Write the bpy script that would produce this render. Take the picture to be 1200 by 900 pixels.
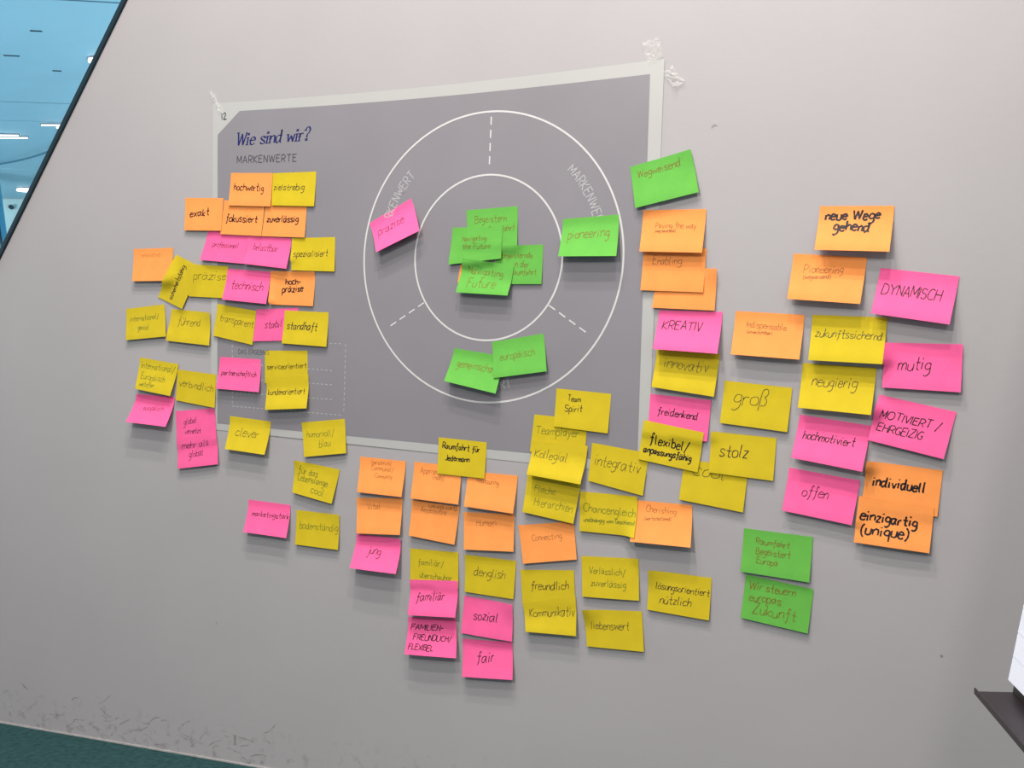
import bpy, math, random
from mathutils import Vector, Matrix
for o in list(bpy.data.objects): bpy.data.objects.remove(o)
random.seed(7)
C = bpy.context.scene.collection

# ------------------------------------------------------------------ camera
cam = bpy.data.cameras.new('camera'); co = bpy.data.objects.new('camera', cam); C.objects.link(co)
cam.sensor_width = 36; cam.lens = 37.617; cam.clip_start = .02; cam.clip_end = 200
co.matrix_world = Matrix(((0.90261338, 0.01542377, 0.43017577, 1.84716), (0.429581, 0.03127219, -0.90248668, -2.15614),
                          (-0.02737229, 0.99939189, 0.02160094, 1.01971), (0, 0, 0, 1)))
bpy.context.scene.camera = co
sc = bpy.context.scene
sc.view_settings.view_transform = 'Standard'; sc.view_settings.look = 'None'
sc.view_settings.gamma = 1; sc.view_settings.use_curve_mapping = False
sc.view_settings.exposure = 0.0

# ------------------------------------------------------------------ light
w = bpy.data.worlds.new('world'); sc.world = w; w.use_nodes = True
w.node_tree.nodes['Background'].inputs[0].default_value = (.92, .94, 1, 1)
w.node_tree.nodes['Background'].inputs[1].default_value = .34

def area(name, loc, target, size, power, col, spread=180):
    l = bpy.data.lights.new(name, 'AREA'); l.shape = 'SQUARE'; l.size = size; l.energy = power; l.color = col
    l.spread = math.radians(spread)
    o = bpy.data.objects.new(name, l); C.objects.link(o); o.location = loc
    o.rotation_euler = (Vector(target)-Vector(loc)).to_track_quat('-Z', 'Y').to_euler()
    return o
WARM = (1, .93, .86)
area('ceiling_lamp', (0, -1.3, 4.4), (.3, 0, 1.2), .09, 28, (1, .96, .93))
area('ceiling_lamp', (.85, -.95, 4.2), (.7, 0, 1.2), .09, 56, WARM)
area('ceiling_lamp', (1.75, -1.3, 4.2), (1, 0, 1.2), .09, 52, WARM)
area('ceiling_lamp', (.7, -2.3, 4.6), (.8, 0, 1.1), .12, 60, WARM)
area('front_fill', (.6, -4.6, 3.6), (.8, 0, .4), .22, 92, WARM)  # unseen frontal fill, added to brighten the lower wall
area('side_lamp', (2.5, -2.2, 2.6), (1.2, 0, 1.0), .22, 15, WARM)
HC, HS = math.cos(math.radians(40)), math.sin(math.radians(40))
def hall(x, y, z): return (x*HC - y*HS, x*HS + y*HC, z)
area('hall_fill', hall(-9, 7, 1.4), hall(0, 8, 3.0), 5.0, 750, (.72, .9, 1))  # cool fill added to light the hall from the left; no window there
area('hall_fill', hall(2, 6, .3), hall(-1, 8, 3.6), 5.0, 280, (.72, .9, 1))  # second added fill, aimed up at the hall ceiling from near the floor

# ------------------------------------------------------------------ materials
def srgb(r, g, b):
    f = lambda c: (c/255/12.92) if c/255 <= .04045 else ((c/255+.055)/1.055)**2.4
    return (f(r), f(g), f(b), 1)
def mat(name, col, rough=.6, var=.04, scale=30, bump=0., bscale=200, spec=.3, alpha=None, emit=None, metal=0, stretch=None):
    m = bpy.data.materials.new(name); m.use_nodes = True; nt = m.node_tree; b = nt.nodes['Principled BSDF']
    tc = nt.nodes.new('ShaderNodeTexCoord'); n = nt.nodes.new('ShaderNodeTexNoise'); n.inputs['Scale'].default_value = scale
    n.inputs['Detail'].default_value = 4
    src = tc.outputs['Object']
    if stretch:
        mp = nt.nodes.new('ShaderNodeMapping'); mp.inputs['Scale'].default_value = stretch
        nt.links.new(src, mp.inputs[0]); src = mp.outputs[0]
    nt.links.new(src, n.inputs['Vector'])
    mr = nt.nodes.new('ShaderNodeMapRange'); mr.inputs[1].default_value = .3; mr.inputs[2].default_value = .7
    mr.inputs[3].default_value = 1-var; mr.inputs[4].default_value = 1+var
    nt.links.new(n.outputs['Fac'], mr.inputs[0])
    mx = nt.nodes.new('ShaderNodeMix'); mx.data_type = 'RGBA'; mx.blend_type = 'MULTIPLY'; mx.inputs[0].default_value = 1
    mx.inputs[6].default_value = col; nt.links.new(mr.outputs[0], mx.inputs[7])
    nt.links.new(mx.outputs[2], b.inputs['Base Color'])
    b.inputs['Roughness'].default_value = rough; b.inputs['Specular IOR Level'].default_value = spec
    b.inputs['Metallic'].default_value = metal
    if bump:
        n2 = nt.nodes.new('ShaderNodeTexNoise'); n2.inputs['Scale'].default_value = bscale; nt.links.new(tc.outputs['Object'], n2.inputs['Vector'])
        bp = nt.nodes.new('ShaderNodeBump'); bp.inputs['Strength'].default_value = bump; bp.inputs['Distance'].default_value = .002
        nt.links.new(n2.outputs['Fac'], bp.inputs['Height']); nt.links.new(bp.outputs[0], b.inputs['Normal'])
    if alpha is not None: b.inputs['Alpha'].default_value = alpha
    if emit:
        b.inputs['Emission Color'].default_value = col; b.inputs['Emission Strength'].default_value = emit
    return m
M = {
 'wall': mat('painted_wall', (.405, .390, .402, 1), .45, .03, 2.2, .12, 60, .3),
 'trim': mat('dark_edge_strip', (.012, .03, .042, 1), .4, .05),
 'carpet': mat('teal_carpet', (.026, .068, .070, 1), .95, .25, 60, 1.0, 500, .05),
 'sheet': mat('poster_paper', (.455, .46, .45, 1), .34, .02, 5, .05, 12, .5),
 'field': mat('poster_grey_print', (.245, .235, .258, 1), .33, .03, 5, .05, 12, .5),
 'line': mat('white_print', (.62, .62, .62, 1), .5, 0),
 'dash': mat('pale_print', (.42, .42, .44, 1), .5, 0),
 'navy': mat('navy_print', (.012, .016, .12, 1), .5, 0),
 'print': mat('dark_grey_print', (.07, .07, .09, 1), .5, 0),
 'o': mat('orange_paper', (.93, .325, .085, 1), .75, .04, 25, .1, 90, .15),
 'p': mat('pink_paper', (.92, .125, .34, 1), .75, .04, 25, .1, 90, .15),
 'y': mat('yellow_paper', (.60, .46, .018, 1), .75, .04, 25, .1, 90, .15),
 'g': mat('green_paper', (.13, .44, .07, 1), .75, .04, 25, .1, 90, .15),
 'ik': mat('black_ink', (.025, .012, .02, 1), .6, 0),
 'iK': mat('black_marker_ink', (.010, .008, .012, 1), .5, 0),
 'ig': mat('soft_black_ink', (.10, .085, .02, 1), .6, 0),
 'iG': mat('olive_ink', (.13, .17, .02, 1), .6, 0),
 'if': mat('faint_brown_ink', (.34, .13, .035, 1), .6, 0),
 'ib': mat('brown_ink', (.19, .14, .02, 1), .6, 0),
 'tape': mat('clear_tape', (.85, .84, .8, 1), .14, .05, 60, .8, 120, .8, alpha=.2),
 'scuff': mat('scuff_grime', (.28, .265, .27, 1), .7, .2, 40),
 'hceil': mat('blue_ceiling_panel', (.36, .60, .70, 1), .45, .13, .45, .0, 50, .4, stretch=(.6, 1.6, 1)),  # broad tone variation paints cloudy reflections into the panel colour
 'hwall': mat('pale_hall_wall', (.62, .78, .76, 1), .7, .05, 3),
 'hblue': mat('blue_column_paint', (.12, .42, .62, 1), .5, .05, 3),
 'hdark': mat('dark_fitting', (.02, .05, .07, 1), .5, .05),
 'seam': mat('ceiling_void', (.06, .16, .22, 1), .8, .05),
 'lamp': mat('lamp_glow', (1, 1, .98, 1), .5, 0, emit=1.6),
 'hfloor': mat('hall_floor', (.40, .52, .58, 1), .5, .05, 2),
 'black': mat('black_tray', (.018, .016, .02, 1), .42, .1, 40, .1),
 'pad': mat('flipchart_paper', (.74, .75, .84, 1), .7, .02, 10),
 'metal': mat('grey_metal', (.35, .35, .37, 1), .35, .03, metal=.8),
}

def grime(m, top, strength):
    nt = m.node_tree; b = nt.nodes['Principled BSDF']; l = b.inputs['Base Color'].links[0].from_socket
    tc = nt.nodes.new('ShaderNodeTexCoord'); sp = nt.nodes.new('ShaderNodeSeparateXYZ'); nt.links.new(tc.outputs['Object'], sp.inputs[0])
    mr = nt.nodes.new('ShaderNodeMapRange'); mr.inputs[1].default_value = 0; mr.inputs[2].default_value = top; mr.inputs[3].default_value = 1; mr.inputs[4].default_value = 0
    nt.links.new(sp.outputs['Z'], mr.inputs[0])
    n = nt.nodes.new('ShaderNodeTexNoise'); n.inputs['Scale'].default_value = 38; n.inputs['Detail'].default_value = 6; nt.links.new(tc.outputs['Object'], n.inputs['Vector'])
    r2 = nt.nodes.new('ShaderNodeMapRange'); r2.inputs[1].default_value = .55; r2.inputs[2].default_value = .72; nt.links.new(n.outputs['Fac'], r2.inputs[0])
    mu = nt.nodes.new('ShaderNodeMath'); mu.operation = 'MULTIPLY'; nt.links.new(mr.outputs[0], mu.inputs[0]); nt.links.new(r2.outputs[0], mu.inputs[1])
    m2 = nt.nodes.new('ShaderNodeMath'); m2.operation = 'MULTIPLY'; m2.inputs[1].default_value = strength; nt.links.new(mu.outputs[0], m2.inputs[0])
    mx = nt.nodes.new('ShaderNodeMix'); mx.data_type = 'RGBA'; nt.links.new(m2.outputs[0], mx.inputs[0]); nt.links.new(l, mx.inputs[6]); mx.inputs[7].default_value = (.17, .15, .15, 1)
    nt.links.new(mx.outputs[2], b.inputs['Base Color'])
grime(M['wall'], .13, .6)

# ------------------------------------------------------------------ helpers
def tag(o, label=None, cat=None, group=None, kind=None):
    if label: o['label'] = label
    if cat: o['category'] = cat
    if group: o['group'] = group
    if kind: o['kind'] = kind
    return o
def mesh(name, V, F, m, parent=None, smooth=False, loc=None):
    me = bpy.data.meshes.new(name); me.from_pydata([tuple(v) for v in V], [], F); me.materials.append(m)
    if smooth: me.polygons.foreach_set('use_smooth', [True]*len(me.polygons))
    me.update(); o = bpy.data.objects.new(name, me); C.objects.link(o)
    if parent: o.parent = parent
    if loc: o.location = loc
    return o
def empty(name, loc=(0, 0, 0), rz=0):
    o = bpy.data.objects.new(name, None); o.empty_display_size = .05; C.objects.link(o); o.location = loc; o.rotation_euler.z = rz; return o
def paper(name, V, nx, ny, m, parent=None, loc=None, th=.00015):
    """a thin closed sheet from an (nx+1)x(ny+1) grid: front, back and a crisp rim"""
    n = len(V); VV = [tuple(v) for v in V]+[(v[0], v[1]+th, v[2]) for v in V]; F = []
    for j in range(ny):
        for i in range(nx):
            k = j*(nx+1)+i; F.append((k, k+nx+1, k+nx+2, k+1)); F.append((n+k, n+k+1, n+k+nx+2, n+k+nx+1))
    ring = [i for i in range(nx+1)]+[j*(nx+1)+nx for j in range(1, ny+1)]+[ny*(nx+1)+i for i in range(nx-1, -1, -1)]+[j*(nx+1) for j in range(ny-1, 0, -1)]
    r0 = len(VV); VV += [VV[i] for i in ring]+[VV[n+i] for i in ring]; c = len(ring); nf = len(F)
    F += [(r0+k, r0+(k+1) % c, r0+c+(k+1) % c, r0+c+k) for k in range(c)]
    o = mesh(name, VV, F, m, parent, True, loc)
    for k in range(nf, len(F)): o.data.polygons[k].use_smooth = False
    return o
class MB:
    def __init__(s): s.V = []; s.F = []
    def add(s, V, F):
        k = len(s.V); s.V += [tuple(v) for v in V]; s.F += [tuple(i+k for i in f) for f in F]; return s
    def box(s, lo, hi, fn=None):
        V = [(x, y, z) for z in (lo[2], hi[2]) for y in (lo[1], hi[1]) for x in (lo[0], hi[0])]
        if fn: V = [fn(*v) for v in V]
        return s.add(V, [(0, 2, 3, 1), (4, 5, 7, 6), (0, 1, 5, 4), (2, 6, 7, 3), (0, 4, 6, 2), (1, 3, 7, 5)])
    def prism(s, pts, y0, y1):          # outline in x,z pushed from y0 to y1
        n = len(pts); V = [(x, y0, z) for x, z in pts]+[(x, y1, z) for x, z in pts]
        return s.add(V, [tuple(range(n)), tuple(range(2*n-1, n-1, -1))]+[(i+n, (i+1) % n+n, (i+1) % n, i) for i in range(n)])
    def tube(s, P, r, n=10):
        P = [Vector(p) for p in P]; rings = []
        for i, p in enumerate(P):
            d = (P[min(i+1, len(P)-1)]-P[max(i-1, 0)]).normalized()
            a = d.cross(Vector((0, 0, 1)) if abs(d.z) < .9 else Vector((1, 0, 0))).normalized(); b = d.cross(a)
            rings.append([p+(a*math.cos(2*math.pi*k/n)+b*math.sin(2*math.pi*k/n))*r for k in range(n)])
        V = [v for q in rings for v in q]; F = []
        for i in range(len(P)-1):
            F += [(i*n+k, i*n+(k+1) % n, (i+1)*n+(k+1) % n, (i+1)*n+k) for k in range(n)]
        F += [tuple(range(n-1, -1, -1)), tuple(range((len(P)-1)*n, len(P)*n))]
        return s.add(V, F)
    def build(s, name, m, parent=None, smooth=False, bevel=0, loc=None):
        o = mesh(name, s.V, s.F, m, parent, smooth, loc)
        if bevel: b = o.modifiers.new('bevel', 'BEVEL'); b.width = bevel; b.segments = 2
        return o

# ------------------------------------------------------------------ setting: partition wall, carpet, hall beyond
W = MB().prism([(-1.875, 0), (3.4, 0), (3.4, 2.9), (.435, 2.9)], 0, .14).build('wall_back', M['wall']); tag(W, kind='structure')
e = Vector((.797, 1.0)).normalized(); n2 = Vector((-e.y, e.x))
a0 = Vector((-1.875, 0)); a1 = Vector((.435, 2.9))
T = MB().prism([a0+n2*.0005, a1+n2*.0005, a1+n2*.016, a0+n2*.016], -.006, .146).build('trim_1', M['trim'], bevel=.002); tag(T, kind='structure')
B = MB().box((-1.86, -.002, 0), (3.4, .0, .004)).build('baseboard_back', mat('worn_base_lip', (.43, .41, .40, 1), .7, .15, 40)); tag(B, kind='structure')
F_ = MB().box((-8, -7, -.05), (7, .2, 0)).build('floor', M['carpet']); tag(F_, kind='structure')
mb = MB(); rnd = random.Random(3)
def ribbon(P, wd):
    """flat strip in x,z along points, list of quads"""
    V = []; F = []
    for i, p in enumerate(P):
        a = P[max(i-1, 0)]; b = P[min(i+1, len(P)-1)]; dx = b[0]-a[0]; dz = b[1]-a[1]; l = math.hypot(dx, dz) or 1
        ww = (wd[i] if isinstance(wd, (list, tuple)) else wd)/2; nx = -dz/l*ww; nz = dx/l*ww
        V += [(p[0]+nx, p[1]+nz), (p[0]-nx, p[1]-nz)]
        if i: k = 2*i; F.append((k-2, k-1, k+1, k))
    return V, F
def marks(specs, name, y=-.0006):
    mb = MB()
    for P, wd in specs:
        V, F = ribbon(P, wd); mb.add([(v[0], y, v[1]) for v in V], F)
    o = mb.build(name, M['scuff'], W); o['kind'] = 'stuff'; return o
S = []
for k in range(70):
    x = rnd.uniform(-.88, .12); z = .012+abs(rnd.gauss(0, .045)); L = rnd.uniform(.008, .05); an = rnd.uniform(-.7, .7); bw = rnd.uniform(-.006, .006)
    nn = 6; S.append(([(x+L*i/nn*math.cos(an), z+L*i/nn*math.sin(an)+bw*math.sin(math.pi*i/nn)) for i in range(nn+1)], [rnd.uniform(.0002, .0016) for i in range(nn+1)]))
S.append(([(-.78, .13), (-.765, .118), (-.75, .112)], [.001, .003, .001])); S.append(([(1.285, 1.482), (1.290, 1.488), (1.297, 1.486)], [.001, .003, .001]))
S.append(([(1.70, .44), (1.704, .442)], .004)); S.append(([(-.05, .36), (-.046, .362)], .004)); S.append(([(.0, .075), (.0, .05)], .008))
marks(S, 'scuff_mark')

# the glazed hall behind, its plan turned 40 degrees
def slab(name, x0, x1, y0, y1, z0, z1, m, parent=None, kind=None):
    o = MB().box((x0, y0, z0), (x1, y1, z1), hall).build(name, m, parent)
    if kind: o['kind'] = kind
    return o
HCZ = 3.62
ceil = slab('ceiling', -9, 7, 1.2, 14.5, HCZ+.02, HCZ+.2, M['seam'], None, 'structure')
ys = [1.2, 3.1, 5.2, 8.28, 9.10, 11.9, 14.4]
for i in range(6):
    g = .012 + .004*(i > 1)
    slab('ceiling_panel', -9, 7, ys[i]+g, ys[i+1]-g, HCZ, HCZ+.03, M['hceil'], ceil)
slab('wall_far', -9, 7, 14.42, 14.6, 0, HCZ, M['hwall'], None, 'structure')
slab('wall_hall_side', 6.9, 7.1, 3, 14.5, 0, HCZ, M['hwall'], None, 'structure')
hf = MB().box((-17, .21, -.06), (9, 17, -.01)).build('floor_hall', M['hfloor']); hf['kind'] = 'structure'
def inv_hall(x, y): return (x*HC+y*HS, -x*HS+y*HC)
def disc(name, c, r, h, m, parent=None):
    mb = MB(); n = 20
    V = [(c[0]+r*math.cos(2*math.pi*k/n), c[1]+r*math.sin(2*math.pi*k/n), c[2]-z) for z in (0, h) for k in range(n)]
    mb.add(V, [tuple(range(n)), tuple(range(2*n-1, n-1, -1))]+[(k, k+n, (k+1) % n+n, (k+1) % n) for k in range(n)])
    return mb.build(name, m, parent)
for (x, y, r, lab) in ((-5.03, 4.46, .075, 'round white ceiling lamp half hidden by the slanted wall edge'), (-10.72, 8.54, .12, 'far oval looking white ceiling lamp near the pale end wall'),
                       (-11.55, 8.65, .06, 'smallest white ceiling lamp at the left picture border')):
    t = empty('ceiling_lamp', (x, y, HCZ)); tag(t, lab, 'lamp', 'round lamps in the blue ceiling')
    disc('housing', (0, 0, 0), r*1.12, .012, M['metal'], t); disc('diffuser', (0, 0, -.012), r, .02, M['lamp'], t)
tubes = [((-8.35, 5.72), (-7.88, 6.07)), ((-8.25, 5.98), (-7.90, 6.20)), ((-7.30, 5.84), (-6.85, 6.14)), ((-7.26, 6.0), (-6.95, 6.2))]
labs = ['upper of the two strip lamps at the left border', 'lower of the two strip lamps at the left border', 'upper of the two strip lamps touching the slanted edge', 'lower of the two strip lamps touching the slanted edge']
for (p, q), lab in zip(tubes, labs):
    t = empty('strip_lamp', (p[0], p[1], HCZ)); tag(t, lab, 'lamp', 'strip lamps under the blue ceiling')
    d = (q[0]-p[0], q[1]-p[1])
    MB().tube([(0, 0, -.012), (d[0], d[1], -.012)], .007).build('housing', M['metal'], t)
    MB().tube([(.02*d[0], .02*d[1], -.024), (.98*d[0], .98*d[1], -.024)], .008).build('tube', M['lamp'], t, True)
for x, y, s, wh in ((-4.86, 3.70, .07, 'nearest the top picture border'), (-5.55, 4.05, .1, 'second from the top, longest one'), (-5.6, 4.55, .06, 'third, between the upper slots and the strip lamps'),
                    (-10.45, 8.62, .12, 'beside the far white lamp at the slanted edge'), (-11.75, 8.8, .1, 'farthest, at the left picture border')):
    hx, hy = inv_hall(x, y)
    v = slab('ceiling_vent', hx-s*.6, hx+s*.6, hy-.01, hy+.01, HCZ-.005, HCZ, M['hdark'])
    tag(v, 'dark slot in the blue ceiling, '+wh, 'vent', 'dark slots in the blue ceiling')
cab = MB().tube([(-9.6+i*.19, 7.05-i*.04+.03*math.sin(i*.5), HCZ-.02-.03*math.sin(math.pi*i/12)) for i in range(13)], .012, 8).build('cable', M['seam'], smooth=True)
tag(cab, 'thin dark cable sagging beneath the pale blue ceiling', 'cable')
hx = -3.093
det = MB().tube([hall(hx, 14.42, 3.498), hall(hx, 14.36, 3.498)], .032, 16).build('wall_fixture', M['hdark']); tag(det, 'small dark round fitting on the pale end wall', 'fixture')
# leaning blue column at the far left
col = MB().prism([(-10.10, 0), (-9.55, 0), (-10.035, 3.6), (-10.5, 3.6)], 7.44, 7.56).build('leaning_column', M['hblue'], bevel=.01)
tag(col, 'leaning blue column at the left picture border before the pale wall', 'column')
co2 = MB().prism([(-9.55, 0), (-9.53, 0), (-10.015, 3.6), (-10.035, 3.6)], 7.43, 7.45).build('edge_strip', M['hdark'], col)

# ------------------------------------------------------------------ stroke lettering
GL = {
'a': '4j2j0i0f1e2e4i4j4j4f5e', 'b': '0n0e 0h1j3j4h4f3e1e0f', 'c': '4i3j1j0h0f1e3e4f', 'd': '4j2j0i0f1e2e4h4n4n4f5e', 'e': '0h4h4i3j1j0h0f1e3e4f',
'f': '4m3n2m2e1b 0j4j', 'g': '4i3j1j0h0g1f3f4g 4j4d3b1a0b', 'h': '0n0e 0h2j3j4i4e', 'i': '0j0e 0l0m', 'j': '2j2c1a0a 2l2m', 'k': '0n0e 4j0g 0g4e',
'l': '0n0f1e', 'm': '0j0e 0h1j2j3i3e 3h4j5j6i6e', 'n': '0j0e 0h2j3j4i4e', 'o': '2j0i0f2e4f4i2j', 'p': '0j0a 0i1j3j4h4f3e1e0f', 'q': '4i3j1j0h0g1f3f4g 4j4a',
'r': '0j0e 0h1j3j', 's': '4i3j1j0i1h3g4f3e1e0f', 't': '2n2f3e4e 0j4j', 'u': '0j0f1e3e4g 4j4e', 'v': '0j2e2e4j', 'w': '0j1e1e3i3i5e5e6j', 'x': '0j4e 4j0e',
'y': '0j2e 4j2e1b0a', 'z': '0j4j4j0e0e4e', 'A': '0e3n3n6e 1h5h', 'B': '0e0n 0n3n4m4k3j0j 3j5h5f3e0e', 'C': '5m3n1m0j0h1f3e5f', 'D': '0e0n 0n2n5l5g2e0e',
'E': '5n0n0n0e0e5e 0j4j', 'F': '5n0n0n0e 0j4j', 'G': '5m3n1m0j0h1f3e5f5i5i3i', 'H': '0n0e 5n5e 0j5j', 'I': '0n0e', 'J': '4n4g3e1e0f', 'K': '0n0e 5n0i0i5e',
'L': '0n0e0e4e', 'M': '0e0n0n3g3g6n6n6e', 'N': '0e0n0n5e5e5n', 'O': '3n1m0j0h1f3e5f6h6j5m3n', 'P': '0e0n 0n3n5l5k3i0i', 'R': '0e0n 0n3n5l5k3i0i 2i5e',
'S': '5m3n1n0l1j4i5g4e2e0f', 'T': '0n6n 3n3e', 'U': '0n0g1e4e5g5n', 'V': '0n3e3e6n', 'W': '0n2e2e4m4m6e6e8n', 'X': '0n5e 5n0e', 'Y': '0n3j3j6n 3j3e',
'Z': '0n5n5n0e0e5e', '/': '0c4n', '(': '2n0k0f2c', ')': '0n2k2f0c', '-': '0h3h', ',': '1e0c', '?': '0l1n3n4l3j2i2g 2f2e', '1': '0l2n2n2e', '2': '0l1n3n4l3j0e0e5e',
'ß': '0b0l1n3n4l3j2j4h4f3e1e', '.': '0e0f'}
GL['ä'] = GL['a']+' 1l1m 3l3m'; GL['ö'] = GL['o']+' 1l1m 3l3m'; GL['ü'] = GL['u']+' 1l1m 3l3m'; GL['Ä'] = GL['A']+' 1n1o 5n5o'
def smooth(P, k=3):
    if len(P) < 3: return P
    segs = []; cur = [P[0]]
    for p in P[1:]:
        if p == cur[-1]: segs.append(cur); cur = [p]
        else: cur.append(p)
    segs.append(cur); out = []
    for s in segs:
        if len(s) < 3: out.append(s); continue
        o = []
        for i in range(len(s)-1):
            p0 = s[max(i-1, 0)]; p1 = s[i]; p2 = s[i+1]; p3 = s[min(i+2, len(s)-1)]
            for j in range(k):
                t = j/k
                o.append(tuple(.5*(2*p1[a]+(p2[a]-p0[a])*t+(2*p0[a]-5*p1[a]+4*p2[a]-p3[a])*t*t+(3*p1[a]-p0[a]-3*p2[a]+p3[a])*t**3) for a in (0, 1)))
        o.append(s[-1]); out.append(o)
    return [q for s in out for q in s]
def layout(text, jit=0., slant=0., gap=1.6, rnd=random):
    """strokes of a line of text in glyph units, baseline 0, x height 5; returns strokes, width"""
    x = 0; out = []
    for ch in text:
        if ch in 'il': x += .5
        if ch == ' ': x += 4; continue
        g = GL.get(ch)
        if not g: continue
        wd = 0; dy = rnd.uniform(-jit, jit); sx = 1+rnd.uniform(-jit, jit)*.22; sy = 1+rnd.uniform(-jit, jit)*.18
        for st in g.split(' '):
            P = [(float(st[i]), float(ord(st[i+1])-101)) for i in range(0, len(st), 2)]
            wd = max(wd, max(p[0] for p in P))
            P = [(p[0]*sx, p[1]*sy) if not (i and p == P[i-1]) else None for i, p in enumerate(P)]
            Q = []
            for p in P: Q.append(Q[-1] if p is None else (p[0]+rnd.uniform(-jit, jit)*.3, p[1]+rnd.uniform(-jit, jit)*.3))
            Q = smooth(Q)
            out.append([(x+p[0]+slant*(p[1]+dy), p[1]+dy) for p in Q])
        if ch in 'il1,./': x += .7
        x += max(wd, .6)*sx+gap
    return out, x-gap

# ------------------------------------------------------------------ poster
CC = (.7648, 1.2527); PA = math.radians(-3.42)
pu = Vector((math.cos(PA), math.sin(PA))); pv = Vector((-math.sin(PA), math.cos(PA)))
TL, TR, BR, BL = (-.0017, 1.6955), (1.19, 1.6359), (1.1308, .7704), (-.0456, .8646)
def lerp4(s, t): return tuple(TL[a]*(1-s)*(1-t)+TR[a]*s*(1-t)+BR[a]*s*t+BL[a]*(1-s)*t for a in (0, 1))
def pwave(x, z): return -.0010 - .0004*math.sin(x*7+z*3)*math.sin(z*5)
def grid_sheet(fn, nx, ny, off, name, m, parent):
    V = []; F = []
    for j in range(ny+1):
        for i in range(nx+1):
            x, z = fn(i/nx, j/ny); V.append((x, pwave(x, z)-off, z))
    return paper(name, V, nx, ny, m, parent)
P = empty('poster', (0, 0, 0)); tag(P, 'large grey printed poster with white rings taped to the wall', 'poster')
def sheet(s, t):
    x, z = lerp4(s, t); return x, z - .010*math.sin(math.pi*s)*(1-t)
sh = grid_sheet(sheet, 30, 20, 0, 'sheet', M['sheet'], P)
fc = [(.0143, 1.6147), (.0821, 1.6678), (1.158, 1.6087), (1.1088, .7953), (-.0225, .88)]
def field(s, t):
    a, b, c, d = (.012, 1.672), (1.158, 1.6087), (1.1088, .7953), (-.0225, .88)
    x = a[0]*(1-s)*(1-t)+b[0]*s*(1-t)+c[0]*s*t+d[0]*(1-s)*t; z = a[1]*(1-s)*(1-t)+b[1]*s*(1-t)+c[1]*s*t+d[1]*(1-s)*t
    return x, z-.009*math.sin(math.pi*s)*(1-t)
V = []; F = []; NXF, NYF = 44, 32
for j in range(NYF+1):
    for i in range(NXF+1):
        s, t = i/NXF, j/NYF
        # cut upper left corner: slide the points inside the cut onto its slanted line
        cs, ct = .0615, .072
        if s/cs+t/ct < 1:
            k = 1/max(s/cs+t/ct, 1e-6); s, t = (s*k, t*k) if s+t > 0 else (cs*.5, ct*.5)
        x, z = field(s, t); V.append((x, pwave(x, z)-.0003, z))
for j in range(NYF):
    for i in range(NXF): k = j*(NXF+1)+i; F.append((k, k+NXF+1, k+NXF+2, k+1))
mesh('grey_print', V, F, M['field'], P)
def flat(specs, name, m, off=.0006, lab=None):
    mb = MB()
    for Pn, wd in specs:
        V, F = ribbon(Pn, wd); mb.add([(v[0], pwave(v[0], v[1])-off, v[1]) for v in V], F)
    o = mb.build(name, m, P)
    if lab: o['label'] = lab
    return o
def circ(r, a0=0, a1=2*math.pi, n=160): return [(CC[0]+r*math.cos(a0+(a1-a0)*i/n), CC[1]+r*math.sin(a0+(a1-a0)*i/n)) for i in range(n+1)]
flat([(circ(.3255), .0042)], 'outer_ring', M['line']); flat([(circ(.1853), .0042)], 'inner_ring', M['line'])
def dashes(p, q, L=.018, g=.011):
    d = math.hypot(q[0]-p[0], q[1]-p[1]); n = max(1, int(d/(L+g))); out = []
    for i in range(n):
        a = i*(L+g)/d; b = min(1, a+L/d); out.append([(p[0]+(q[0]-p[0])*t, p[1]+(q[1]-p[1])*t) for t in (a, (a+b)/2, b)])
    return out
for p, q in (((.7872, 1.5657), (.7772, 1.438)), ((.600, 1.1600), (.4890, 1.1000)), ((.915, 1.1391), (1.0255, 1.0585))):
    flat([(d, .0032) for d in dashes(p, q)], 'dashed_divider', M['line'])
tb = [(.0356, 1.0932), (.3799, 1.0715), (.3681, .8994), (.0285, .9237)]
rows = [((.033, 1.034), (.3491, 1.007)), ((.032, .996), (.351, .9726)), ((.030, .960), (.3433, .9374))]
flat([(d, .0022) for p, q in [(tb[0], tb[1]), (tb[1], tb[2]), (tb[3], tb[2]), (tb[0], tb[3])]+rows for d in dashes(p, q, .007, .006)], 'dashed_table', M['dash'])
def put_text(text, p, q, h, pen, name, m, slant=0., nib=None, jit=0, gap=1.8, serif=False):
    st, wd = layout(text, jit, slant, gap); d = Vector((q[0]-p[0], q[1]-p[1])); L = d.length; d /= L; nn = Vector((-d.y, d.x)); sx = L/wd; sy = h/9
    S = []
    for s_ in st:
        Q = [(p[0]+d.x*x*sx+nn.x*y*sy, p[1]+d.y*x*sx+nn.y*y*sy) for x, y in s_]
        if nib:
            ww = []
            for i in range(len(Q)):
                a = Q[max(i-1, 0)]; b = Q[min(i+1, len(Q)-1)]; an = math.atan2(b[1]-a[1], b[0]-a[0]); ww.append(pen*(.22+.9*abs(math.sin(an-nib))))
            S.append((Q, ww))
            if serif:
                e0 = Q[0]; e1 = Q[-1]
                for k_, e_ in ((0, e0), (1, e1)):
                    if len(Q) <= 4 or k_ == 0: S.append(([(e_[0]-pen*1.1*d.x, e_[1]-pen*1.1*d.y), (e_[0]+pen*.9*d.x, e_[1]+pen*.9*d.y)], pen*.4))
        else: S.append((Q, pen))
    return flat(S, name, m)
put_text('Wie sind wir?', (.0690, 1.5815), (.2900, 1.5700), .031, .0044, 'heading_text', M['navy'], .22, .35, gap=1.5, serif=True)
put_text('MARKENWERTE', (.0690, 1.5372), (.2520, 1.5225), .0175, .0022, 'subheading_text', M['print'], gap=2.2)
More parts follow.
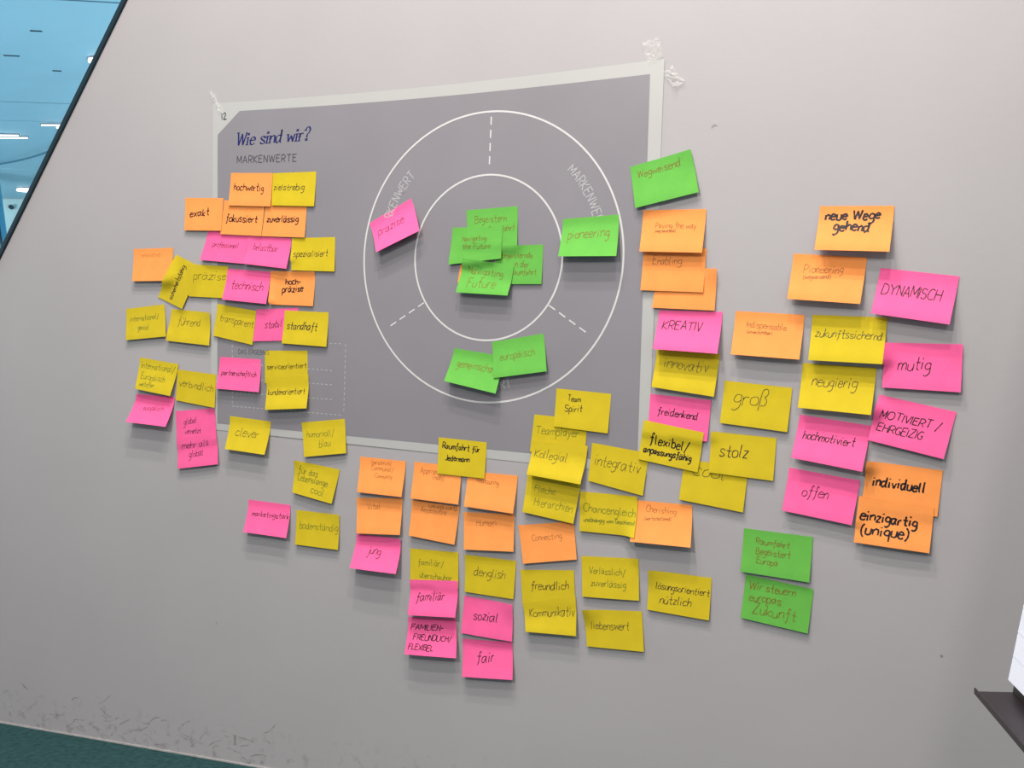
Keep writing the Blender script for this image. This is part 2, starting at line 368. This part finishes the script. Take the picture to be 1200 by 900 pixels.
put_text('wählen wir die werte', (.0680, 1.4930), (.2540, 1.4810), .0165, .0016, 'small_text', M['print'], gap=1.8)
put_text('DAS ERGEBNIS', (.0541, 1.0570), (.150, 1.0515), .0110, .0012, 'small_text', M['print'], gap=2)
put_text('12', (.0215, 1.6520), (.0400, 1.6515), .016, .0022, 'page_number', M['print'])
def arc_text(text, a_mid, r, h, outward, name):
    st, wd = layout(text, 0, 0, 2.0); k = h/9; S = []
    for s_ in st:
        Q = []
        for x, y in s_:
            dd = (x-wd/2)*k*.86
            if outward: a = a_mid-dd/r; rr = r+y*k
            else: a = a_mid+dd/r; rr = r-y*k
            Q.append((CC[0]+rr*math.cos(a), CC[1]+rr*math.sin(a)))
        S.append((Q, .0026))
    return flat(S, name, M['dash'])
arc_text('MARKENWERT', math.radians(25.0), .268, .021, True, 'ring_text'); arc_text('MARKENWERT', math.radians(147.5), .268, .021, True, 'ring_text')
arc_text('MARKENWERT', math.radians(266.0), .296, .021, False, 'ring_text')

# clear adhesive tape, crumpled
def tape(P0, P1, wd, n, amp, label, seed, lift=.003):
    r = random.Random(seed); d = Vector((P1[0]-P0[0], P1[1]-P0[1])); L = d.length; d /= L; nn = Vector((-d.y, d.x)); V = []; F = []; m_ = 6
    for i in range(n+1):
        t = i/n; w_ = wd*(1+r.uniform(-.2, .2))
        for j in range(m_+1):
            u = (j/m_-.5)*w_; x = P0[0]+d.x*L*t+nn.x*u; z = P0[1]+d.y*L*t+nn.y*u
            V.append((x+r.uniform(-1, 1)*.0008, -.0022-lift*abs(r.gauss(0, 1))*.6*amp, z+r.uniform(-1, 1)*.0008))
    for i in range(n):
        for j in range(m_): k = i*(m_+1)+j; F.append((k, k+1, k+m_+2, k+m_+1))
    o = mesh('adhesive_tape', V, F, M['tape']); tag(o, label, 'tape', 'clear tape at the poster corners'); return o
tape((-.006, 1.726), (.030, 1.664), .012, 9, 1.0, 'crumpled clear tape holding the upper left poster corner', 1)
tape((1.148, 1.652), (1.184, 1.660), .044, 5, .25, 'flat clear tape piece above the upper right poster corner', 2)
tape((1.196, 1.612), (1.222, 1.575), .026, 7, 1.6, 'crumpled shiny tape right of the upper right poster corner', 5)

# ------------------------------------------------------------------ sticky notes
# colour | corners x,z on the wall (m): top left, top right, bottom right, bottom left | stand-off mm | where | ink | pen mm | x height | text,u0,u1,v
NOTES = '''
p|-0.0306,1.3755,0.1005,1.3579,0.0838,1.2824,-0.0548,1.3011|8.0|in the upper left cluster|k|1.0|.12|professionell,.2,.8,.52
p|0.0999,1.3525,0.2301,1.3359,0.2215,1.2610,0.0879,1.2820|14.0|in the upper left cluster|k|1.1|.15|belastbar,.15,.72,.48
y|0.2328,1.3362,0.3591,1.3295,0.3567,1.2464,0.2296,1.2572|4.5|right of the pink belastbar note|k|1.2|.12|spezialisiert,.05,.83,.56
o|0.1554,1.4290,0.2793,1.4181,0.2724,1.3343,0.1418,1.3476|4.0|in the upper left cluster|K|1.8|.14|zuverlässig,.08,.82,.56
o|0.0239,1.4481,0.1523,1.4270,0.1420,1.3475,0.0124,1.3622|5.0|in the upper left cluster|K|1.8|.14|fokussiert,.1,.86,.6
o|-0.1024,1.4653,0.0227,1.4531,0.0159,1.3705,-0.1060,1.3809|4.5|straddling the poster's left edge|K|1.9|.14|exakt,.14,.64,.55
y|0.1780,1.5008,0.3099,1.4917,0.3034,1.4076,0.1760,1.4209|4.5|at the top of the left cluster|k|1.3|.12|zielstrebig,.04,.74,.53
o|0.0492,1.5143,0.1803,1.5010,0.1736,1.4183,0.0410,1.4326|5.0|directly under the poster's headings|K|1.5|.14|hochwertig,.1,.8,.53
y|-0.0082,1.1866,0.1140,1.1626,0.1022,1.0775,-0.0227,1.1054|4.0|left of the pink stabil note|g|1.1|.14|transparent,.1,.97,.5
p|0.1173,1.1665,0.2445,1.1643,0.2336,1.0845,0.1053,1.0868|2.5|between two yellow notes|k|1.4|.2|stabil,.24,.64,.58
y|0.2042,1.1600,0.3335,1.1492,0.3282,1.0659,0.1953,1.0788|7.0|at the right end of its row|k|1.5|.15|standhaft,.08,.76,.55
o|-0.2866,1.3457,-0.1502,1.3393,-0.1534,1.2532,-0.2877,1.2593|9.0|at the far left of the wall|f|.6|.09|Innovative,.2,.68,.26
y|-0.2075,1.2134,-0.1399,1.3207,-0.0575,1.2830,-0.1240,1.1780|3.0|tilted on its side left of the yellow praezise note|k|1.5|.12|sicherheitsfähig,.08,.86,.5
y|-0.1026,1.2936,0.0306,1.2799,0.0213,1.1988,-0.0994,1.2098|3.0|straddling the poster's left edge|g|1.1|.17|präzise,.16,.95,.44
p|0.0292,1.2736,0.1633,1.2580,0.1560,1.1777,0.0176,1.1957|13.5|below the pink professionell note|k|1.4|.19|technisch,.14,.86,.62
o|0.1644,1.2598,0.2991,1.2495,0.2909,1.1660,0.1626,1.1765|4.5|below the yellow spezialisiert note|K|1.9|.12|hoch-,.34,.68,.38;präzise,.27,.74,.6
y|-0.3211,1.1875,-0.1865,1.1935,-0.1785,1.1086,-0.3196,1.1034|7.5|at the left end of its row|G|1.2|.14|international/,.1,.84,.42;genial,.3,.58,.72
y|-0.1619,1.1803,-0.0312,1.1647,-0.0331,1.0801,-0.1776,1.0978|9.0|right of the yellow genial note|g|1.1|.16|führend,.2,.75,.46
p|-0.2945,0.9590,-0.1615,0.9488,-0.1731,0.8726,-0.3111,0.8853|25.5|at the lower left of the wall|k|.8|.12|europäisch,.28,.78,.52
y|-0.1492,1.0214,-0.0209,1.0053,-0.0258,0.9199,-0.1546,0.9408|4.0|left of the pink partnerschaftlich note|g|1.2|.15|verbindlich,.06,.93,.52
y|-0.2782,1.0565,-0.1447,1.0349,-0.1641,0.9523,-0.2852,0.9729|15.0|above the pink europaeisch note|G|1.2|.13|International/,.06,.94,.3;Europäisch,.1,.74,.64;weltoffen,.1,.5,.86
p|-0.1596,0.9122,-0.0277,0.9193,-0.0251,0.8342,-0.1577,0.8264|2.5|above the pink mehr als global note|k|1.1|.13|global,.2,.52,.42;vernetzt,.22,.62,.72
p|-0.1576,0.8411,-0.0243,0.8527,-0.0181,0.7754,-0.1524,0.7610|8.0|lowest of the left pink pair|k|1.2|.14|mehr als,.12,.78,.36;global,.28,.64,.66
p|-0.0059,1.0504,0.1243,1.0408,0.1227,0.9585,-0.0139,0.9698|10.5|alone on the poster's lower left|k|1.4|.11|partnerschaftlich,.08,.9,.55
y|0.1375,1.0623,0.2673,1.0585,0.2669,0.9809,0.1364,0.9809|2.0|directly above the kundenorientiert note|K|1.2|.11|serviceorientiert,.05,.97,.56
y|0.1411,0.9945,0.2701,0.9997,0.2695,0.9175,0.1433,0.9145|15.0|overlapping the serviceorientiert note from below|K|1.3|.12|kundenorientiert,.04,.92,.55
y|0.0202,0.8989,0.1492,0.8845,0.1396,0.8025,0.0147,0.8157|17.5|straddling the poster's bottom edge at left|g|1.3|.17|clever,.18,.74,.56
y|0.2430,0.8819,0.3703,0.8910,0.3765,0.8086,0.2523,0.7978|7.5|straddling the poster's bottom edge|G|1.1|.15|humorvoll/,.1,.74,.45;blau,.38,.64,.76
y|0.2203,0.7888,0.3516,0.7680,0.3303,0.6849,0.2143,0.7096|8.5|between two yellow notes below the poster|G|1.3|.13|für das,.1,.54,.36;Lebenslange,.1,.8,.57;cool,.45,.76,.86
p|0.0711,0.6863,0.2009,0.6767,0.1983,0.5968,0.0648,0.6060|17.5|left of the yellow bodenstaendig note|K|1.3|.1|marketingstark,.12,.98,.46
y|0.2189,0.6650,0.3476,0.6577,0.3434,0.5728,0.2161,0.5802|6.5|lowest yellow note of its column|G|1.1|.17|bodenständig,.09,.97,.5
p|0.3950,0.6135,0.5203,0.6070,0.5173,0.5288,0.3883,0.5353|25.5|at the foot of the left orange column|k|1.3|.16|jung,.3,.58,.54
o|0.3972,0.7010,0.5260,0.7033,0.5241,0.6185,0.4025,0.6171|13.5|above the pink jung note|f|.9|.13|Vital,.23,.52,.31
o|0.4116,0.8004,0.5388,0.7909,0.5314,0.7079,0.4081,0.7164|13.5|at the top of the left orange column|f|.8|.09|(persönlich),.26,.68,.17;Communal/,.26,.76,.34;Community,.36,.74,.54
o|0.5520,0.7013,0.6782,0.6883,0.6667,0.6019,0.5459,0.6176|8.5|below the orange Approachable note|f|.9|.1|(unkompliziert),.36,.94,.13;Accessible,.2,.74,.28
o|0.5615,0.7904,0.6870,0.7807,0.6811,0.6949,0.5548,0.7055|11.5|left of the Raumfahrt fuer Jedermann note|f|.9|.11|Approachable,.14,.82,.26;(nah),.42,.64,.42
o|0.6880,0.6769,0.8165,0.6769,0.8166,0.5937,0.6910,0.5923|9.0|at the foot of the right orange column|f|.9|.11|Human,.26,.64,.34
o|0.7021,0.7712,0.8280,0.7634,0.8204,0.6797,0.6970,0.6919|14.5|right of the Raumfahrt fuer Jedermann note|f|.9|.12|Reassuring,.2,.64,.3
y|0.6288,0.8480,0.7530,0.8372,0.7465,0.7551,0.6252,0.7642|4.5|on the poster's bottom edge above orange notes|K|1.5|.12|Raumfahrt für,.09,.86,.29;Jedermann,.16,.66,.6
y|0.5434,0.5860,0.6721,0.5831,0.6712,0.4999,0.5428,0.5033|4.0|directly above the pink familiaer note|G|1.1|.14|familiär/,.17,.7,.44;überschaubar,.2,.87,.8
p|0.5330,0.4235,0.6600,0.4281,0.6690,0.3435,0.5313,0.3398|20.5|lowest note of its column|k|1.5|.165|FAMILIEN-,.06,.72,.34;FREUNDLICH/,.13,.9,.6;FLEXIBEL,.06,.55,.86
p|0.5430,0.5134,0.6703,0.5181,0.6697,0.4366,0.5434,0.4326|21.5|between a yellow and a pink note|k|1.5|.19|familiär,.14,.72,.58
p|0.6766,0.3842,0.8029,0.3872,0.8077,0.3059,0.6796,0.3000|13.5|lowest note on the wall|k|1.5|.22|fair,.28,.62,.58
p|0.6845,0.4840,0.8087,0.4736,0.8058,0.3902,0.6764,0.3988|7.0|below the yellow denglish note|k|1.5|.19|sozial,.22,.7,.56
y|0.6898,0.5793,0.8184,0.5716,0.8110,0.4857,0.6879,0.4942|4.5|above the pink sozial note|g|1.2|.2|denglish,.18,.8,.52
o|0.8259,0.6520,0.9596,0.6662,0.9677,0.5843,0.8388,0.5677|7.0|below the Flache Hierarchien note|f|.9|.12|Connecting,.22,.76,.43
y|0.8532,0.7723,0.9800,0.7534,0.9630,0.6625,0.8419,0.6838|10.5|below the Kollegial note|G|1.1|.15|Flache,.17,.56,.44;Hierarchien,.2,.93,.76
y|0.8730,0.9001,0.9986,0.8879,0.9907,0.8086,0.8611,0.8182|3.0|under the Team Spirit and Kollegial notes|G|1.1|.16|Teamplayer,.06,.86,.5
y|0.8691,0.8425,0.9991,0.8315,0.9866,0.7500,0.8602,0.7690|23.5|brighter, overlapping the Teamplayer note|g|1.1|.16|Kollegial,.06,.66,.48
y|0.9279,0.9570,1.0543,0.9434,1.0458,0.8589,0.9206,0.8740|4.5|on the poster's lower right corner area|K|1.4|.11|Team,.22,.46,.29;Spirit,.18,.5,.56
y|1.0079,0.8383,1.1353,0.8174,1.1210,0.7273,0.9979,0.7566|4.5|straddling the poster's lower right corner|g|1.2|.17|integrativ,.08,.88,.52
o|1.1036,0.7173,1.2260,0.7105,1.2265,0.6257,1.0953,0.6319|21.0|right of the Chancengleich note|f|.9|.11|Cherishing,.2,.72,.26;(wertschätzend),.19,.64,.44
y|0.9783,0.7323,1.1088,0.7251,1.1048,0.6401,0.9747,0.6466|5.0|below the yellow integrativ note|G|1.2|.15|Chancengleich,.06,.97,.5;unabhängig vom Geschlecht,.07,.98,.73
y|0.8284,0.5526,0.9578,0.5590,0.9595,0.4853,0.8326,0.4721|2.5|above the Kommunikativ note|k|1.3|.16|freundlich,.18,.88,.56
y|0.8334,0.4789,0.9609,0.5042,0.9644,0.4182,0.8436,0.4176|15.5|overlapping the freundlich note from below|g|1.3|.16|Kommunikativ,.1,.96,.5
y|0.9761,0.5912,1.1064,0.5924,1.1073,0.5040,0.9778,0.5037|5.5|above the liebenswert note|G|1.2|.16|Verlässlich/,.13,.77,.42;zuverlässig,.16,.77,.72
y|0.9784,0.4753,1.1109,0.4805,1.1148,0.3953,0.9854,0.3954|4.5|with a curled upper left corner|g|1.3|.16|liebenswert,.1,.76,.5
y|1.1297,0.5705,1.2638,0.5612,1.2572,0.4736,1.1241,0.4862|4.5|rightmost yellow note of the bottom rows|k|1.2|.13|lösungsorientiert,.12,.98,.44;nützlich,.2,.7,.76
p|1.1415,0.9424,1.2718,0.9279,1.2620,0.8430,1.1351,0.8611|4.5|partly covered by the flexibel note|k|1.5|.17|freidenkend,.14,.8,.5
y|1.2120,0.8061,1.3448,0.7907,1.3330,0.6999,1.1998,0.7222|6.0|partly covered by the stolz note|g|1.2|.2|cool,.16,.66,.36
y|1.1269,0.8879,1.2562,0.8616,1.2404,0.7794,1.1122,0.8050|4.5|left of the yellow stolz note|K|1.8|.15|flexibel/,.15,.8,.54;anpassungsfähig,.07,.86,.78
y|1.2710,0.8641,1.4026,0.8509,1.3948,0.7654,1.2637,0.7798|4.5|below the yellow gross note|k|1.5|.22|stolz,.15,.58,.56
y|1.3007,0.9677,1.4360,0.9509,1.4250,0.8634,1.2900,0.8817|6.5|above the yellow stolz note|k|1.1|.24|groß,.16,.64,.5
y|1.1588,1.0355,1.2918,1.0218,1.2805,0.9353,1.1484,0.9574|13.0|below the pink KREATIV note|g|1.2|.2|innovativ,.14,.84,.46
p|1.1653,1.1170,1.2991,1.1078,1.2927,1.0227,1.1571,1.0363|25.5|below the stack of orange notes|k|1.5|.26|KREATIV,.08,.7,.48
o|1.1650,1.2070,1.2913,1.1957,1.2841,1.1108,1.1513,1.1228|5.0|lowest of the stack of three by the poster|k|.6|.07|x,.25,.27,.08
o|1.1352,1.2429,1.2693,1.2388,1.2612,1.1489,1.1272,1.1607|6.0|middle of the stack of three by the poster|f|1.2|.13|Enabling,.16,.62,.35
o|1.1361,1.3281,1.2708,1.3189,1.2633,1.2291,1.1299,1.2409|14.5|topmost of the stack of three by the poster|f|1.1|.12|Paving the way,.22,.86,.43;(weg bereitend),.22,.54,.53
g|1.1091,1.4211,1.2420,1.4432,1.2585,1.3532,1.1218,1.3325|10.5|tilted, at the poster's upper right edge|b|1.3|.16|Wegweisend,.1,.8,.3
o|1.3261,1.1083,1.4629,1.0945,1.4535,1.0068,1.3179,1.0209|16.0|alone right of the KREATIV note|f|1.1|.11|Indispensable,.18,.76,.36;(unverzichtbar),.2,.56,.49
y|1.4575,0.9998,1.5960,0.9870,1.5861,0.8976,1.4490,0.9126|19.0|below the zukunftssichernd note|k|1.1|.16|neugierig,.15,.76,.48
y|1.4780,1.0943,1.6175,1.0826,1.6088,0.9940,1.4709,1.0054|19.0|left of the pink mutig note|g|1.3|.17|zukunftssichernd,.06,.95,.48
p|1.6131,1.0352,1.7498,1.0275,1.7445,0.9387,1.6060,0.9498|9.5|between the DYNAMISCH and MOTIVIERT notes|k|1.5|.17|mutig,.18,.6,.58
p|1.6069,1.1779,1.7456,1.1538,1.7281,1.0648,1.5902,1.0915|23.0|at the top of the right pink column|k|1.5|.26|DYNAMISCH,.07,.82,.55
o|1.4440,1.2164,1.5827,1.1996,1.5706,1.1101,1.4333,1.1267|21.5|under the neue Wege gehend note|f|1.1|.11|Pioneering,.17,.7,.38;(wegweisend),.18,.55,.52
o|1.4969,1.3051,1.6341,1.2940,1.6257,1.2058,1.4883,1.2188|25.5|highest on the right side|K|2.6|.14|neue Wege,.09,.82,.3;gehend,.22,.7,.55
p|1.4495,0.8979,1.5840,0.8758,1.5677,0.7888,1.4345,0.8139|20.5|above the pink offen note|k|1.5|.16|hochmotiviert,.1,.82,.52
p|1.6000,0.9358,1.7362,0.9017,1.7132,0.8143,1.5783,0.8493|11.5|strongly tilted, below the pink mutig note|k|1.5|.19|MOTIVIERT /,.08,.86,.46;EHRGEIZIG,.07,.66,.74
p|1.4266,0.7924,1.5617,0.7695,1.5456,0.6839,1.4127,0.7078|13.0|below the pink hochmotiviert note|k|1.4|.17|offen,.24,.6,.56
o|1.5762,0.8084,1.7108,0.7919,1.6996,0.7047,1.5624,0.7205|3.0|under the einzigartig note|K|2.3|.15|individuell,.11,.8,.52
o|1.5595,0.7403,1.6949,0.7235,1.6849,0.6366,1.5485,0.6509|12.0|overlapping the individuell note|K|2.3|.15|einzigartig,.05,.8,.5;(unique),.08,.7,.78
g|1.3354,0.5735,1.4689,0.5515,1.4563,0.4634,1.3229,0.4846|4.5|lowest green note on the wall|b|1.4|.15|Wir steuern,.07,.75,.28;europas,.09,.56,.54;Zukunft,.16,.8,.82
g|1.3332,0.6672,1.4699,0.6556,1.4618,0.5660,1.3257,0.5795|7.5|above the Wir steuern europas Zukunft note|b|1.2|.13|Raumfahrt,.19,.68,.32;Begeistert,.2,.7,.54;Europa,.22,.53,.75
p|0.4580,1.3548,0.5736,1.4029,0.6048,1.3239,0.4861,1.2827|19.5|only pink note inside the poster's rings|k|1.1|.16|präzise,.12,.72,.52
g|0.7180,1.3633,0.8460,1.3615,0.8440,1.2739,0.7205,1.2795|4.0|uppermost of the pile in the inner ring|b|1.0|.15|Begeistern,.16,.78,.36;für Raumfahrt,.24,.94,.62
g|0.7899,1.2776,0.9053,1.2725,0.8999,1.1860,0.7823,1.1925|4.0|rightmost of the pile in the inner ring|b|1.0|.13|begeisternde,.14,.78,.32;in der,.4,.72,.56;Raumfahrt,.36,.88,.76
o|0.6998,1.2476,0.8213,1.2301,0.8118,1.1833,0.6909,1.2015|2.0|almost hidden beneath the green pile|k|.6|.05|x,.5,.52,.5
g|0.6816,1.3272,0.8092,1.3174,0.8050,1.2479,0.6714,1.2431|8.0|leftmost of the pile in the inner ring|b|1.0|.14|Navigating,.22,.7,.38;the Future,.24,.78,.62
g|0.7089,1.2553,0.8349,1.2311,0.8229,1.1643,0.6933,1.1782|18.0|brightest, on top of the green pile|b|1.2|.2|Navigating,.14,.82,.42;Future,.18,.72,.8
g|0.9536,1.3241,1.0816,1.3234,1.0816,1.2340,0.9491,1.2421|22.0|at the right of the outer ring|b|1.4|.18|pioneering,.12,.84,.52
g|0.6767,1.0524,0.8010,1.0305,0.7885,0.9478,0.6584,0.9783|20.0|under the green europaeisch note|b|1.2|.17|gemeinschaft,.13,.98,.5
g|0.7730,1.0631,0.8998,1.0778,0.9106,0.9949,0.7808,0.9823|12.5|right of the green gemeinschaft note|b|1.0|.14|europäisch,.14,.8,.53
'''.strip().split('\n')
def inv_quad(q, x, z):
    (ax, az), (bx, bz), (cx, cz), (dx, dz) = q
    s = t = .5
    for _ in range(5):
        px = ax*(1-s)*(1-t) + bx*s*(1-t) + cx*s*t + dx*(1-s)*t - x
        pz = az*(1-s)*(1-t) + bz*s*(1-t) + cz*s*t + dz*(1-s)*t - z
        sx = (bx-ax)*(1-t) + (cx-dx)*t; sz = (bz-az)*(1-t) + (cz-dz)*t
        tx = (dx-ax)*(1-s) + (cx-bx)*s; tz = (dz-az)*(1-s) + (cz-bz)*s
        det = sx*tz - sz*tx
        if abs(det) < 1e-12: return 9, 9
        s -= (px*tz - pz*tx)/det; t -= (sx*pz - sz*px)/det
        if abs(s) > 6 or abs(t) > 6: return 9, 9
    return s, t


def grid_at(G, s, t):
    s = min(max(s, 0), 1)*NX; t = min(max(t, 0), 1)*NY
    i = min(int(s), NX-1); j = min(int(t), NY-1); s -= i; t -= j
    return (G[j][i]*(1-s) + G[j][i+1]*s)*(1-t) + (G[j+1][i]*(1-s) + G[j+1][i+1]*s)*t


NX, NY = 14, 12
def drape(q, lift, placed, base=.0018, curl=None, bow=0.):
    """depth grid of a note: gum strip flat, the rest standing off, laid over the notes beneath it"""
    xs = [p[0] for p in q]; zs = [p[1] for p in q]
    lo = (min(xs)-.006, min(zs)-.006); hi = (max(xs)+.006, max(zs)+.006)
    near = [(Q, G) for Q, G in placed if not (max(p[0] for p in Q) < lo[0] or min(p[0] for p in Q) > hi[0]
            or max(p[1] for p in Q) < lo[1] or min(p[1] for p in Q) > hi[1])]
    D = []; R = []
    for j in range(NY+1):
        t = j/NY; row = []; rr = []
        for i in range(NX+1):
            s = i/NX
            g = max(0, (t-.17)/.83)
            d = base + lift*(g**1.3) + bow*math.sin(math.pi*s)*g
            if curl:
                cs, ct, am = curl
                d += am*max(0, 1-math.hypot(s-cs, (t-ct)*.7)/.38)**1.5
            x = q[0][0]*(1-s)*(1-t)+q[1][0]*s*(1-t)+q[2][0]*s*t+q[3][0]*(1-s)*t
            z = q[0][1]*(1-s)*(1-t)+q[1][1]*s*(1-t)+q[2][1]*s*t+q[3][1]*(1-s)*t
            r = 0
            for Q, G in near:
                for ox, oz in ((0, 0), (.007, 0), (-.007, 0), (0, .006), (0, -.006), (.005, .005), (-.005, -.005)):
                    a, b = inv_quad(Q, x+ox, z+oz)
                    if 0 <= a <= 1 and 0 <= b <= 1: r = max(r, grid_at(G, a, b) + .0012)
            row.append(max(d, r)); rr.append(r)
        D.append(row); R.append(rr)
    if near:
        for _ in range(5):
            N = [r[:] for r in D]
            for j in range(NY+1):
                for i in range(NX+1):
                    a = D[j][max(i-1, 0)]; b = D[j][min(i+1, NX)]; c = D[max(j-1, 0)][i]; e = D[min(j+1, NY)][i]
                    N[j][i] = max(R[j][i], .4*D[j][i] + .15*(a+b+c+e))
            D = N
    return D

CURL = {'liebenswert': (0, 0, .012), 'lösungs': (0, 0, .008), 'Kommunikativ': (.12, .1, .006), 'führend': (1, 0, .007), 'mutig': (1, 0, .005), 'jung': (1, 0, .005),
        'sozial': (1, .05, .008), 'x,.25': (1, 0, .010), 'Wegweisend': (1, 0, .006), 'bodenst': (1, 0, .003), 'für das': (0, 0, .006), 'denglish': (0, 0, .003), 'mehr als': (.6, 0, .004)}
COL = {'o': 'orange', 'p': 'pink', 'y': 'yellow', 'g': 'green'}
placed = []; labels = set()
for ni, L in enumerate(NOTES):
    c, q, lift, where, ink, pen, xh, lines = L.split('|')
    q = [float(v) for v in q.split(',')]; q = [(q[i], q[i+1]) for i in (0, 2, 4, 6)]; lift = float(lift)/1000
    curl = next((v for k, v in CURL.items() if lines.startswith(k)), None)
    rn = random.Random(ni*13+5)
    D0 = drape(q, lift, placed); placed.append((q, D0))
    D = drape(q, lift, placed[:-1], curl=curl, bow=rn.uniform(-.0008, .0016)) if curl or True else D0
    ox = (q[0][0]+q[1][0])/2; oz = (q[0][1]+q[1][1])/2
    V = []; F = []
    for j in range(NY+1):
        t = j/NY
        for i in range(NX+1):
            s = i/NX
            x = q[0][0]*(1-s)*(1-t)+q[1][0]*s*(1-t)+q[2][0]*s*t+q[3][0]*(1-s)*t; z = q[0][1]*(1-s)*(1-t)+q[1][1]*s*(1-t)+q[2][1]*s*t+q[3][1]*(1-s)*t
            V.append((x-ox, -D[j][i], z-oz))
    o = paper('sticky_note', V, NX, NY, M[c], None, (ox, 0, oz))
    LN = [l.rsplit(',', 3) for l in lines.split(';')]
    word = ' '.join(l[0] for l in LN).replace('- ', '').replace('-FREUND', 'FREUND').replace('/', '').strip()
    lab = ('%s sticky note without readable writing, %s' if word == 'x' else '%s sticky note reading '+word+', %s') % (COL[c], where)
    lab = ' '.join(lab.split()[:16]); assert lab not in labels, lab; labels.add(lab)
    tag(o, lab, 'sticky note', COL[c]+' sticky notes on the wall')
    if word == 'x': continue
    mb = MB(); hN = math.dist(q[0], q[3]); wN = math.dist(q[0], q[1]); caps = word.isupper()
    for tx, u0, u1, v in LN:
        u0, u1, v = float(u0), float(u1), float(v)
        st, wd = layout(tx, .55, .16 if ink in 'kg' else .07, 1.3 if ink in 'kg' else 1.5, rn)
        kx = (u1-u0)/wd; ky = min(float(xh)*.86/(9 if caps else 5), kx*wN/hN*1.12); dr = rn.uniform(-.05, .03)
        for s_ in st:
            Q = [((u0+x*kx)*wN, (v-y*ky+dr*(x/wd-.5))*hN) for x, y in s_]
            Q2 = [Q[0]]
            for b in Q[1:]:
                a = Q2[-1]; n_ = max(1, math.ceil(math.dist(a, b)/.003))
                Q2 += [(a[0]+(b[0]-a[0])*k/n_, a[1]+(b[1]-a[1])*k/n_) for k in range(1, n_+1)]
            Q = Q2
            pw = float(pen)/1000*({'k': 1.25, 'K': 1.5}.get(ink, 1.12) if float(pen) >= 1.45 else 1.12)
            Vr, Fr = ribbon(Q, [pw*rn.uniform(.75, 1.15) for _ in Q]); VV = []
            for a, b in Vr:
                s = min(max(a/wN, .005), .995); t = min(max(b/hN, .005), .995)
                x = q[0][0]*(1-s)*(1-t)+q[1][0]*s*(1-t)+q[2][0]*s*t+q[3][0]*(1-s)*t; z = q[0][1]*(1-s)*(1-t)+q[1][1]*s*(1-t)+q[2][1]*s*t+q[3][1]*(1-s)*t
                VV.append((x-ox, -grid_at(D, s, t)-.00028, z-oz))
            mb.add(VV, Fr)
    mb.build('handwriting', M['i'+ink], o)

# ------------------------------------------------------------------ flipchart at the right edge
h = Vector((math.cos(math.radians(-74)), math.sin(math.radians(-74)), 0)); nf = Vector((h.y, -h.x, 0))
if nf.x > 0: nf = -nf
up = (Vector((0, 0, 1))-.21*nf).normalized(); on = h.cross(up).normalized()
if on.x > 0: on = -on
P0 = Vector((1.8247, -.5, .5489))
FR = empty('flipchart', (P0.x, P0.y, 0)); tag(FR, 'flipchart with white paper and black tray at the right picture border', 'flipchart')
base = Vector((P0.x, P0.y, 0))
def fb(a, b, c): return tuple(P0-base+h*a+up*b+on*c)
def fbox(lo, hi, name, m, bevel=.002): return MB().box(lo, hi, fb).build(name, m, FR, bevel=bevel)
fbox((-.004, -.035, -.03), (.70, 1.0, -.008), 'board', M['black'])
fbox((.0, .0, -.008), (.69, .98, .002), 'paper_pad', M['pad'], .0005)
mb = MB()
for k in range(1, 9): mb.box((.0, .035*k*1.0, .0019), (.69, .035*k+.0008, .0023), fb)
mb.build('faint_grid', mat('pale_grid_print', (.55, .57, .66, 1), .7, 0), FR)
def hb(a, b, c): return tuple(P0-base+h*a+Vector((0, 0, 1))*b+nf*c)
MB().box((-.004, -.022, -.02), (.70, -.018, .046), hb).box((-.004, -.022, .044), (.70, -.013, .047), hb).build('tray', M['black'], FR, bevel=.001)
for a in (.12, .58):
    MB().tube([fb(a, 0, -.04), tuple(Vector(fb(a, 0, -.04))-up*.0+Vector((0, 0, -.0))), (fb(a, 0, -.04)[0]+nf.x*.10, fb(a, 0, -.04)[1]+nf.y*.10, .012)], .014).build('leg', M['metal'], FR, True)
bk = fb(.35, .8, -.04)
MB().tube([bk, (bk[0]-nf.x*.55, bk[1]-nf.y*.55, .012)], .014).build('leg', M['metal'], FR, True)
